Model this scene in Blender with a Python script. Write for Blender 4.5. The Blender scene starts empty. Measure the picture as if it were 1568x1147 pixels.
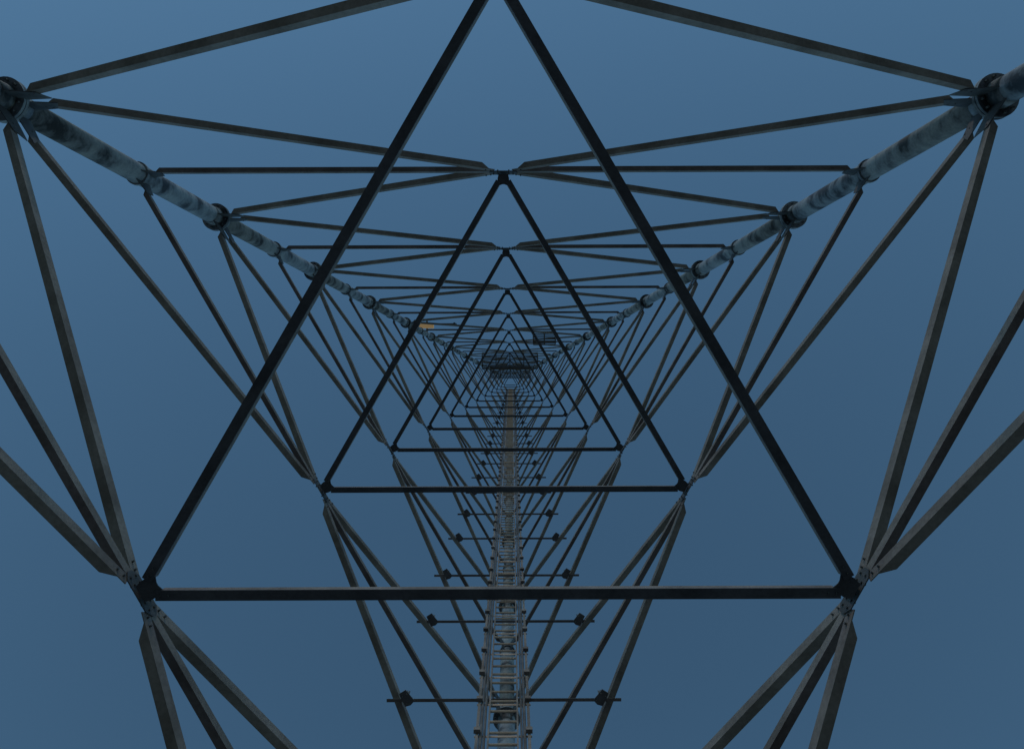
import bpy, math, random
from mathutils import Vector, Matrix
random.seed(4)
scene=bpy.context.scene
F=1170.0      # focal length in px of the 1568 px wide reference
H=6.0         # section height flange to flange
EYE=1.62
W0=2942*H/F
T=200/F
ZTOP=12.73*H
def side(z): return max(W0-T*z, 1.6)
def R(z): return side(z)/math.sqrt(3)
Z=Vector((0,0,1))
# ---------------- materials
def mat(name, cols, scale=3.0, rough=0.6, metal=0.3, bump=0.15, stretch=(1,1,1), detail=6, pos=(0.3,0.7), grime=0.2):
    m=bpy.data.materials.new(name); m.use_nodes=True
    nt=m.node_tree; b=nt.nodes['Principled BSDF']
    tc=nt.nodes.new('ShaderNodeTexCoord'); mp=nt.nodes.new('ShaderNodeMapping'); mp.inputs['Scale'].default_value=stretch
    n=nt.nodes.new('ShaderNodeTexNoise'); n.inputs['Scale'].default_value=scale; n.inputs['Detail'].default_value=detail; n.inputs['Roughness'].default_value=0.6
    r=nt.nodes.new('ShaderNodeValToRGB')
    el=r.color_ramp.elements
    el[0].position=pos[0]; el[1].position=pos[1]
    el[0].color=(*cols[0],1); el[1].color=(*cols[-1],1)
    if len(cols)==3:
        e=el.new((pos[0]+pos[1])/2); e.color=(*cols[1],1)
    nt.links.new(tc.outputs['Object'],mp.inputs['Vector']); nt.links.new(mp.outputs[0],n.inputs['Vector'])
    nt.links.new(n.outputs['Fac'],r.inputs['Fac'])
    # fine zinc spangle / dirt specks multiplied over the broad patches
    n3=nt.nodes.new('ShaderNodeTexNoise'); n3.inputs['Scale'].default_value=scale*14; n3.inputs['Detail'].default_value=3
    nt.links.new(tc.outputs['Object'],n3.inputs['Vector'])
    mr=nt.nodes.new('ShaderNodeMapRange'); mr.inputs['From Min'].default_value=.3; mr.inputs['From Max'].default_value=.6
    mr.inputs['To Min'].default_value=1-grime; mr.inputs['To Max'].default_value=1.0
    nt.links.new(n3.outputs['Fac'],mr.inputs['Value'])
    mm=nt.nodes.new('ShaderNodeMix'); mm.data_type='RGBA'; mm.blend_type='MULTIPLY'; mm.inputs[0].default_value=1
    nt.links.new(r.outputs['Color'],mm.inputs[6]); nt.links.new(mr.outputs[0],mm.inputs[7])
    nt.links.new(mm.outputs[2],b.inputs['Base Color'])
    n2=nt.nodes.new('ShaderNodeTexNoise'); n2.inputs['Scale'].default_value=scale*9; n2.inputs['Detail'].default_value=4
    nt.links.new(tc.outputs['Object'],n2.inputs['Vector'])
    bp=nt.nodes.new('ShaderNodeBump'); bp.inputs['Strength'].default_value=bump; bp.inputs['Distance'].default_value=0.01
    nt.links.new(n2.outputs['Fac'],bp.inputs['Height']); nt.links.new(bp.outputs[0],b.inputs['Normal'])
    b.inputs['Roughness'].default_value=rough; b.inputs['Metallic'].default_value=metal
    return m
M_leg=mat('galvanised_tube',[(0.035,0.045,0.06),(0.19,0.22,0.26),(0.30,0.34,0.38)],1.7,0.7,0.0,stretch=(1,1,1.5),pos=(0.38,0.58))
M_brace=mat('weathered_angle_steel',[(0.15,0.128,0.12),(0.27,0.242,0.235)],1.6,0.75,0.0,pos=(.36,.62))
M_hip=mat('dull_zinc_steel',[(0.07,0.077,0.09),(0.13,0.14,0.16)],2,0.65,0.0,pos=(.36,.64))
M_plate=mat('dark_gusset_steel',[(0.06,0.065,0.075),(0.13,0.14,0.155)],4,0.7,0.1)
M_clamp=mat('clamp_steel',[(0.09,0.09,0.10),(0.2,0.2,0.21)],4,0.7,0.0)
M_lad=mat('aged_ladder_steel',[(0.36,0.27,0.22),(0.60,0.48,0.41)],3,0.7,0.0)
M_cable=mat('cable_jacket',[(0.10,0.10,0.11),(0.2,0.2,0.21)],5,0.5,0.0)
M_conc=mat('concrete',[(0.25,0.24,0.22),(0.38,0.37,0.35)],4,0.9,0.0)
M_ground=mat('dry_grass_gravel',[(0.14,0.12,0.095),(0.22,0.19,0.16),(0.30,0.265,0.235)],0.6,0.95,0.0,bump=0.6)
M_yel=mat('yellow_paint_added_glow',[(0.6,0.42,0.2),(0.75,0.56,0.3)],6,0.5,0.0)
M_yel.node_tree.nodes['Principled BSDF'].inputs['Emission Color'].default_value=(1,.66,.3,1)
M_yel.node_tree.nodes['Principled BSDF'].inputs['Emission Strength'].default_value=0.15  # weak glow added to the yellow paint so housing and lens look brighter
M_grate=mat('grating_steel',[(0.12,0.11,0.10),(0.2,0.18,0.16)],4,0.7,0.0)
# ---------------- mesh builder
class MB:
    def __init__(s): s.v=[]; s.f=[]
    def prism(s, poly, off):
        n=len(poly); b=len(s.v); off=Vector(off)
        s.v+= [Vector(p) for p in poly]+[Vector(p)+off for p in poly]
        s.f.append(list(range(b,b+n))[::-1]); s.f.append(list(range(b+n,b+2*n)))
        for i in range(n):
            j=(i+1)%n; s.f.append([b+i,b+j,b+n+j,b+n+i])
    def bar(s,p,q,u,v,a0,a1,b0,b1):
        p=Vector(p);q=Vector(q)
        s.prism([p+u*a0+v*b0,p+u*a1+v*b0,p+u*a1+v*b1,p+u*a0+v*b1],q-p)
    def tube(s,p,q,r,n=12,r2=None):
        p=Vector(p);q=Vector(q);d=(q-p).normalized()
        a=d.orthogonal().normalized(); c=d.cross(a); r2=r if r2 is None else r2
        b=len(s.v)
        for (o,rr) in ((p,r),(q,r2)):
            for i in range(n):
                t=2*math.pi*i/n; s.v.append(o+(a*math.cos(t)+c*math.sin(t))*rr)
        for i in range(n):
            j=(i+1)%n; s.f.append([b+i,b+j,b+n+j,b+n+i])
        s.f.append([b+i for i in range(n)][::-1]); s.f.append([b+n+i for i in range(n)])
    def angle(s,p,q,o,a,t,cp=0.16,cq=0.16,flip=1):
        p=Vector(p);q=Vector(q);d=(q-p).normalized()
        v=o.cross(d).normalized()
        if v.z<0: v=-v
        s.bar(p,q,v,o,-a/2,a/2,0.003,t+0.003)
        v0=v*(-a/2*flip)
        w=a
        s.prism([p+d*cp*0.45+v0+o*(t+0.003),q-d*cq*0.45+v0+o*(t+0.003),q-d*cq+v0+o*w,p+d*cp+v0+o*w], v*t*flip)
    def obj(s,name,m,parent=None,smooth=False):
        me=bpy.data.meshes.new(name); me.from_pydata([tuple(x) for x in s.v],[],s.f); me.update()
        import bmesh
        bm=bmesh.new(); bm.from_mesh(me); bmesh.ops.recalc_face_normals(bm,faces=bm.faces); bm.to_mesh(me); bm.free()
        me.materials.append(m)
        if smooth:
            for p in me.polygons: p.use_smooth=(len(p.vertices)==4)
        ob=bpy.data.objects.new(name,me); scene.collection.objects.link(ob)
        if parent: ob.parent=parent
        return ob
def empty(name):
    e=bpy.data.objects.new(name,None); scene.collection.objects.link(e); return e
# leg index: 0 = image upper-left, 1 = image upper-right, 2 = image bottom.  image right = -X
dirs=[Vector((math.sqrt(3)/2,0.5,0)),Vector((-math.sqrt(3)/2,0.5,0)),Vector((0,-1,0))]
def leg(i,z): r=R(z); return Vector((dirs[i].x*r,dirs[i].y*r,z+EYE))
faces=[(0,1),(1,2),(2,0)]
def fmid(k,z): i,j=faces[k]; return (leg(i,z)+leg(j,z))/2
def fnorm(k):
    i,j=faces[k]; a=leg(i,0);b=leg(j,0);c=leg(i,30)
    n=(b-a).cross(c-a).normalized()
    if n.dot(Vector((dirs[i]+dirs[j])))<0: n=-n
    return n
tower=empty('lattice_tower')
Fz=[(-0.27+k)*H for k in range(0,14)]
Fz=[Fz[0]]+[z-0.12 for z in Fz[1:]]
Mz=[(0.225+k)*H for k in range(0,13)]
Mz[1]=1.235*H
def asz(z): return max(0.070,0.117-0.0009*max(z,0))
lg=MB(); fl=MB(); gp=MB(); br=MB(); hip=MB(); bolts=MB(); foot=MB()
for i in range(3):
    ax=(leg(i,30)-leg(i,0)).normalized()
    for k in range(len(Fz)-1):
        z0,z1=Fz[k],Fz[k+1]
        r=max(0.08,0.195-0.0016*z0)
        lg.tube(leg(i,z0),leg(i,z1),r,28)
        lg.tube(leg(i,z0)+ax*0.06,leg(i,z0)+ax*0.30,r+0.014,28,r+0.003)
        lg.tube(leg(i,z1)-ax*0.30,leg(i,z1)-ax*0.06,r+0.003,28,r+0.014)
        fr=r*1.62
        for s0 in (-0.05,0.006):
            fl.tube(leg(i,z1)+ax*s0,leg(i,z1)+ax*(s0+0.044),fr,32)
        u=ax.orthogonal().normalized(); w=ax.cross(u)
        for b in range(12):
            t=2*math.pi*b/12
            c=leg(i,z1)+(u*math.cos(t)+w*math.sin(t))*(r+ (fr-r)*0.55)
            bolts.tube(c-ax*0.10,c+ax*0.10,0.017 if z0<40 else 0.01,6)
        m=leg(i,Mz[k]); fl.tube(m-ax*0.03,m+ax*0.03,r+0.03,28)
    b=leg(i,Fz[0])
    foot.prism([b+Vector((x,y,-0.4)) for x,y in ((-.9,-.9),(.9,-.9),(.9,.9),(-.9,.9))],(0,0,0.62))
for k,(i,j) in enumerate(faces):
    n=fnorm(k)
    for lev,zm in enumerate(Mz):
        c=fmid(k,zm); a=asz(zm); t=max(0.008,a*0.1)
        g=max(0.10,0.19-0.001*zm)
        ux=(leg(j,zm)-leg(i,zm)).normalized(); uy=n.cross(ux)
        if uy.z<0: uy=-uy
        gl=g*1.35; gh=g*0.55
        poly=[c+ux*x+uy*y for x,y in ((-gl,-gh*.35),(-gl*.7,-gh),(gl*.7,-gh),(gl,-gh*.35),(gl,gh*.35),(gl*.7,gh),(-gl*.7,gh),(-gl,gh*.35))]
        gp.prism([p-n*0.014 for p in poly],n*0.012)
        for bx in (-.8,-.45,.45,.8):
            for by in (-.45,.45):
                pb=c+ux*gl*bx*.9+uy*gh*by
                bolts.tube(pb-n*.03,pb+n*.03,.012,6)
        for li in (i,j):
            rl=max(0.08,0.195-0.0016*zm)
            p=leg(li,zm); d=(c-p).normalized()
            br.angle(p+d*(rl+0.10),c-d*g,n,a*0.85,t,0.12,0.16)
            gp.prism([x-n*0.014 for x in (p+d*(rl-0.02)-uy*.22,p+d*(rl+.26)-uy*.1,p+d*(rl+.26)+uy*.1,p+d*(rl-.02)+uy*.22)],n*0.012)
            for zf in (Fz[lev],Fz[lev+1]):
                p=leg(li,zf); d=(c-p).normalized()
                sgn=1 if zf<zm else -1
                st=p+d*(rl+0.24)
                br.angle(st,c-d*g*1.05,n,a,t,0.14,0.24)
                for bb in (.06,.15):
                    for e0,dd in ((st,d),(c-d*g*1.05,-d)):
                        pb=e0+dd*bb; bolts.tube(pb-n*.022,pb+n*.03,.011,6)
                h=(leg(j if li==i else i,zf)-p).normalized()
                q=p+h*(rl-0.02)
                gp.prism([x-n*0.014 for x in (q+uy*0.06*sgn,q+h*.18+uy*0.04*sgn,q+h*.46+d*.05+uy*0.05*sgn,q+h*.40+uy*.26*sgn,q+uy*.34*sgn)],n*0.012)
for zm in Mz:
    a=asz(zm)*0.92; t=0.01
    dz=Z*(-0.10 if zm<10 else -0.05)
    cs=[fmid(k,zm)-fnorm(k)*0.02+dz for k in range(3)]
    ctr=(cs[0]+cs[1]+cs[2])/3
    for x in range(3):
        p,q=cs[x],cs[(x+1)%3]; d=(q-p).normalized()
        o=((p+q)/2-ctr); o.z=0; o.normalize()
        s=0.17
        hip.bar(p+d*s,q-d*s,o,Z,-a/2,a/2,-t,0)
        br.bar(p+d*(s+.05),q-d*(s+.05),o,Z,-a/2,-a/2+t,0.001,a*.85)
        for e0,dd in ((p,d),(q,-d)):
            for bb in (.21,.29):
                pb=e0+dd*bb; bolts.tube(pb-Z*.03,pb+Z*.03,.013,6)
    for x in range(3):
        c=cs[x]; n=fnorm(x); n=Vector((n.x,n.y,0)).normalized(); ux=Vector((-n.y,n.x,0))
        g=max(0.1,0.175-0.001*zm)
        # horizontal corner plate and short hanger back to the face gusset
        gp.prism([c-n*.02-ux*g*.5+Z*.002,c-n*.02+ux*g*.5+Z*.002,c-n*g*.6+ux*g*.62+Z*.002,c-n*g*1.45+ux*g*.62+Z*.002,c-n*g*1.25+ux*g*.1+Z*.002,c-n*g*1.25-ux*g*.1+Z*.002,c-n*g*1.45-ux*g*.62+Z*.002,c-n*g*.6-ux*g*.62+Z*.002],(0,0,0.012))
        gp.bar(c-n*.032+Z*.016,c-n*.032-dz+Z*.05,ux,n,-.07,.07,-.006,.006)
lg.obj('legs',M_leg,tower,True); fl.obj('leg_flanges',M_leg,tower); bolts.obj('flange_bolts',M_plate,tower)
gp.obj('gusset_plates',M_plate,tower); br.obj('diagonal_braces',M_brace,tower); hip.obj('hip_bracing',M_hip,tower); foot.obj('footings',M_conc,tower)
# ---------------- ladder
lad=empty('access_ladder')
def lp(x,z,dy=0): return Vector((x,-R(z)*0.62+dy,z+EYE))
rails=MB(); rungs=MB(); cab=MB(); sup=MB(); clamp=MB()
zs=[Fz[k]+s*H for k in range(0,13) for s in (0.235,0.765)]
zlo,zhi=Fz[0]+0.25,ZTOP-0.5
yv=(lp(0,10)-lp(0,0)).normalized(); nv=Vector((1,0,0)).cross(yv)
X=Vector((1,0,0))
for x in (-0.2,0.2): rails.bar(lp(x,zlo),lp(x,zhi),X,nv,-.012,.012,-.03,.03)
for x in (-0.36,0.36): rails.bar(lp(x,zlo,-.05),lp(x,zhi,-.05),X,nv,-.02,.02,-.02,.02)
z=zlo+.15
c=0
while z<zhi:
    p=lp(-.2,z);q=lp(.2,z); rungs.tube(p,q,0.020,6)
    if c%3==0:
        rungs.bar(lp(-.40,z+.08,-.09),lp(.40,z+.08,-.09),yv,nv,-.025,.025,-.004,.004)
        for x in (-.36,.36):
            sup.bar(lp(x-.045,z+.08,.0),lp(x+.045,z+.08,.0),yv,nv,-.04,.04,-.03,.03)
    z+=0.3; c+=1
for x,r in ((-.30,.022),(-.255,.016),(.26,.02),(.31,.024)):
    cab.tube(lp(x,zlo,-.06),lp(x,zhi,-.06),r,8)
for z in zs:
    s=.47
    hw=R(z)*0.433*s*.94
    ext=min(.34,hw*.4)
    a=0.05
    y=lp(0,z,-.12)
    sup.bar(Vector((-hw-ext,y.y,y.z)),Vector((hw+ext,y.y,y.z)),Vector((0,1,0)),Z,-a/2,a/2,0,.006)
    sup.bar(Vector((-hw-ext,y.y,y.z)),Vector((hw+ext,y.y,y.z)),Vector((0,1,0)),Z,-a/2,-a/2+.006,0.008,a)
    for sg in (-1,1):
        c0=Vector((sg*(hw+.03),y.y+.03,y.z-.01)); d=Vector((sg*.5,.8,0)).normalized(); e=Vector((-d.y,d.x,0))
        w=.085
        clamp.prism([c0+d*w*1.5+e*w*.7,c0+d*w*1.5-e*w*.7,c0-d*w*1.0-e*w,c0-d*w*1.3,c0-d*w*1.0+e*w],(0,0,-.012))
        for sx in (-.5,.5):
            for dy2 in (-.7,.8):
                pb=c0+d*w*dy2+e*w*sx; clamp.tube(pb-Z*.035,pb+Z*.10,.01,6)
        clamp.prism([c0+d*w*.4+e*w*.8,c0+d*w*.4-e*w*.8,c0+d*w*.55-e*w*.8,c0+d*w*.55+e*w*.8],(0,0,.12))
rails.obj('rails',M_brace,lad); rungs.obj('rungs',M_lad,lad); cab.obj('cable_run',M_cable,lad); sup.obj('support_bars',M_brace,lad); clamp.obj('clamps',M_clamp,lad)
# ---------------- obstruction light on the upper-left leg
ol=empty('obstruction_light')
zz=6.4*H
b=leg(0,zz)+Vector((-.1,.38,0))
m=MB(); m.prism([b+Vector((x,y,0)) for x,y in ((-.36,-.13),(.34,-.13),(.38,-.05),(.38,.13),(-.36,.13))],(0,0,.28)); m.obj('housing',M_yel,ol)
m=MB(); m.bar(b+Vector((.0,-.6,.3)),b+Vector((0,.25,.3)),X,Z,-.04,.04,0,.05); m.bar(b+Vector((-1.5,.1,.33)),b+Vector((.4,.1,.33)),Vector((0,1,0)),Z,-.03,.03,0,.04)
m.tube(b+Vector((-1.4,.1,.1)),b+Vector((-1.4,.1,1.3)),.06,8); m.obj('bracket',M_plate,ol)
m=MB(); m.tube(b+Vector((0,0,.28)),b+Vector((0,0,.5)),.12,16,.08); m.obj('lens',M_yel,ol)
# ---------------- rest platforms (grating) high in the tower
pf=empty('rest_platform')
def platform(z,x0,x1,y0,y1,gap=.09,fill=.03):
    g=MB(); zc=z+EYE
    for yy in (y0,y1): g.bar(Vector((x0,yy,zc)),Vector((x1,yy,zc)),Vector((0,1,0)),Z,-.03,.03,0,.12)
    k=max(2,int((x1-x0)/.8))
    for i in range(k+1):
        xx=x0+(x1-x0)*i/k; g.bar(Vector((xx,y0+.031,zc)),Vector((xx,y1-.031,zc)),X,Z,-.03,.03,0.01,.10)
    n=int((y1-y0)/gap)
    for i in range(1,n):
        yy=y0+(y1-y0)*i/n; g.bar(Vector((x0,yy,zc+.11)),Vector((x1,yy,zc+.11)),Vector((0,1,0)),Z,-fill,fill,0,.03)
    return g
g=platform(6.9*H,-2.5,-1.3,2.0,2.7); g.obj('side_deck',M_grate,pf)
g=platform(8.7*H,-1.9,1.9,.85,1.95,.10,.03); g.obj('middle_deck',M_grate,pf)
g=platform(10.2*H,-1.6,1.6,.25,1.25,.10,.03); g.obj('top_deck',M_grate,pf)
# ---------------- ground
gm=MB(); S=3000
gm.v=[Vector((-S,-S,0)),Vector((S,-S,0)),Vector((S,S,0)),Vector((-S,S,0))]; gm.f=[[0,1,2,3]]
gm.obj('ground',M_ground)
# ---------------- light
el=math.radians(28); rot=math.radians(10)
w=bpy.data.worlds.new('World'); scene.world=w; w.use_nodes=True
nt=w.node_tree; bg=nt.nodes['Background']
sky=nt.nodes.new('ShaderNodeTexSky'); sky.sky_type='NISHITA'; sky.sun_disc=False; sky.sun_elevation=el; sky.sun_rotation=rot
sky.ozone_density=1.6; sky.dust_density=0.1
mx=nt.nodes.new('ShaderNodeMix'); mx.data_type='RGBA'; mx.blend_type='MULTIPLY'; mx.inputs[0].default_value=1
mx.inputs[7].default_value=(0.80,1.10,1.07,1)
nt.links.new(sky.outputs[0],mx.inputs[6]); nt.links.new(mx.outputs[2],bg.inputs['Color']); bg.inputs['Strength'].default_value=0.088
sl=bpy.data.lights.new('sun','SUN'); sl.energy=0.45; sl.angle=math.radians(4); sl.color=(1,.82,.66)
so=bpy.data.objects.new('sun',sl); scene.collection.objects.link(so)
sd=Vector((math.sin(rot)*math.cos(el),math.cos(rot)*math.cos(el),math.sin(el)))
so.rotation_euler=sd.to_track_quat('Z','Y').to_euler(); so.location=(0,0,60)
# ---------------- camera
cd=bpy.data.cameras.new('camera'); cd.sensor_width=36; cd.lens=36*F/1568; cd.clip_end=10000; cd.clip_start=0.05
co=bpy.data.objects.new('camera',cd); scene.collection.objects.link(co); scene.camera=co
al=math.atan(9.5/F)
fw=Vector((0,math.sin(al),math.cos(al))); right=Vector((-1,0,0)); up=right.cross(fw)
ro=math.radians(-0.2)
q=Matrix.Rotation(ro,3,-fw)
right=q@right; up=q@up
mt=Matrix((right,up,-fw)).transposed().to_4x4(); mt.translation=Vector((-.14,.05,EYE)); co.matrix_world=mt
scene.view_settings.view_transform='Standard'; scene.view_settings.look='None'; scene.view_settings.exposure=0
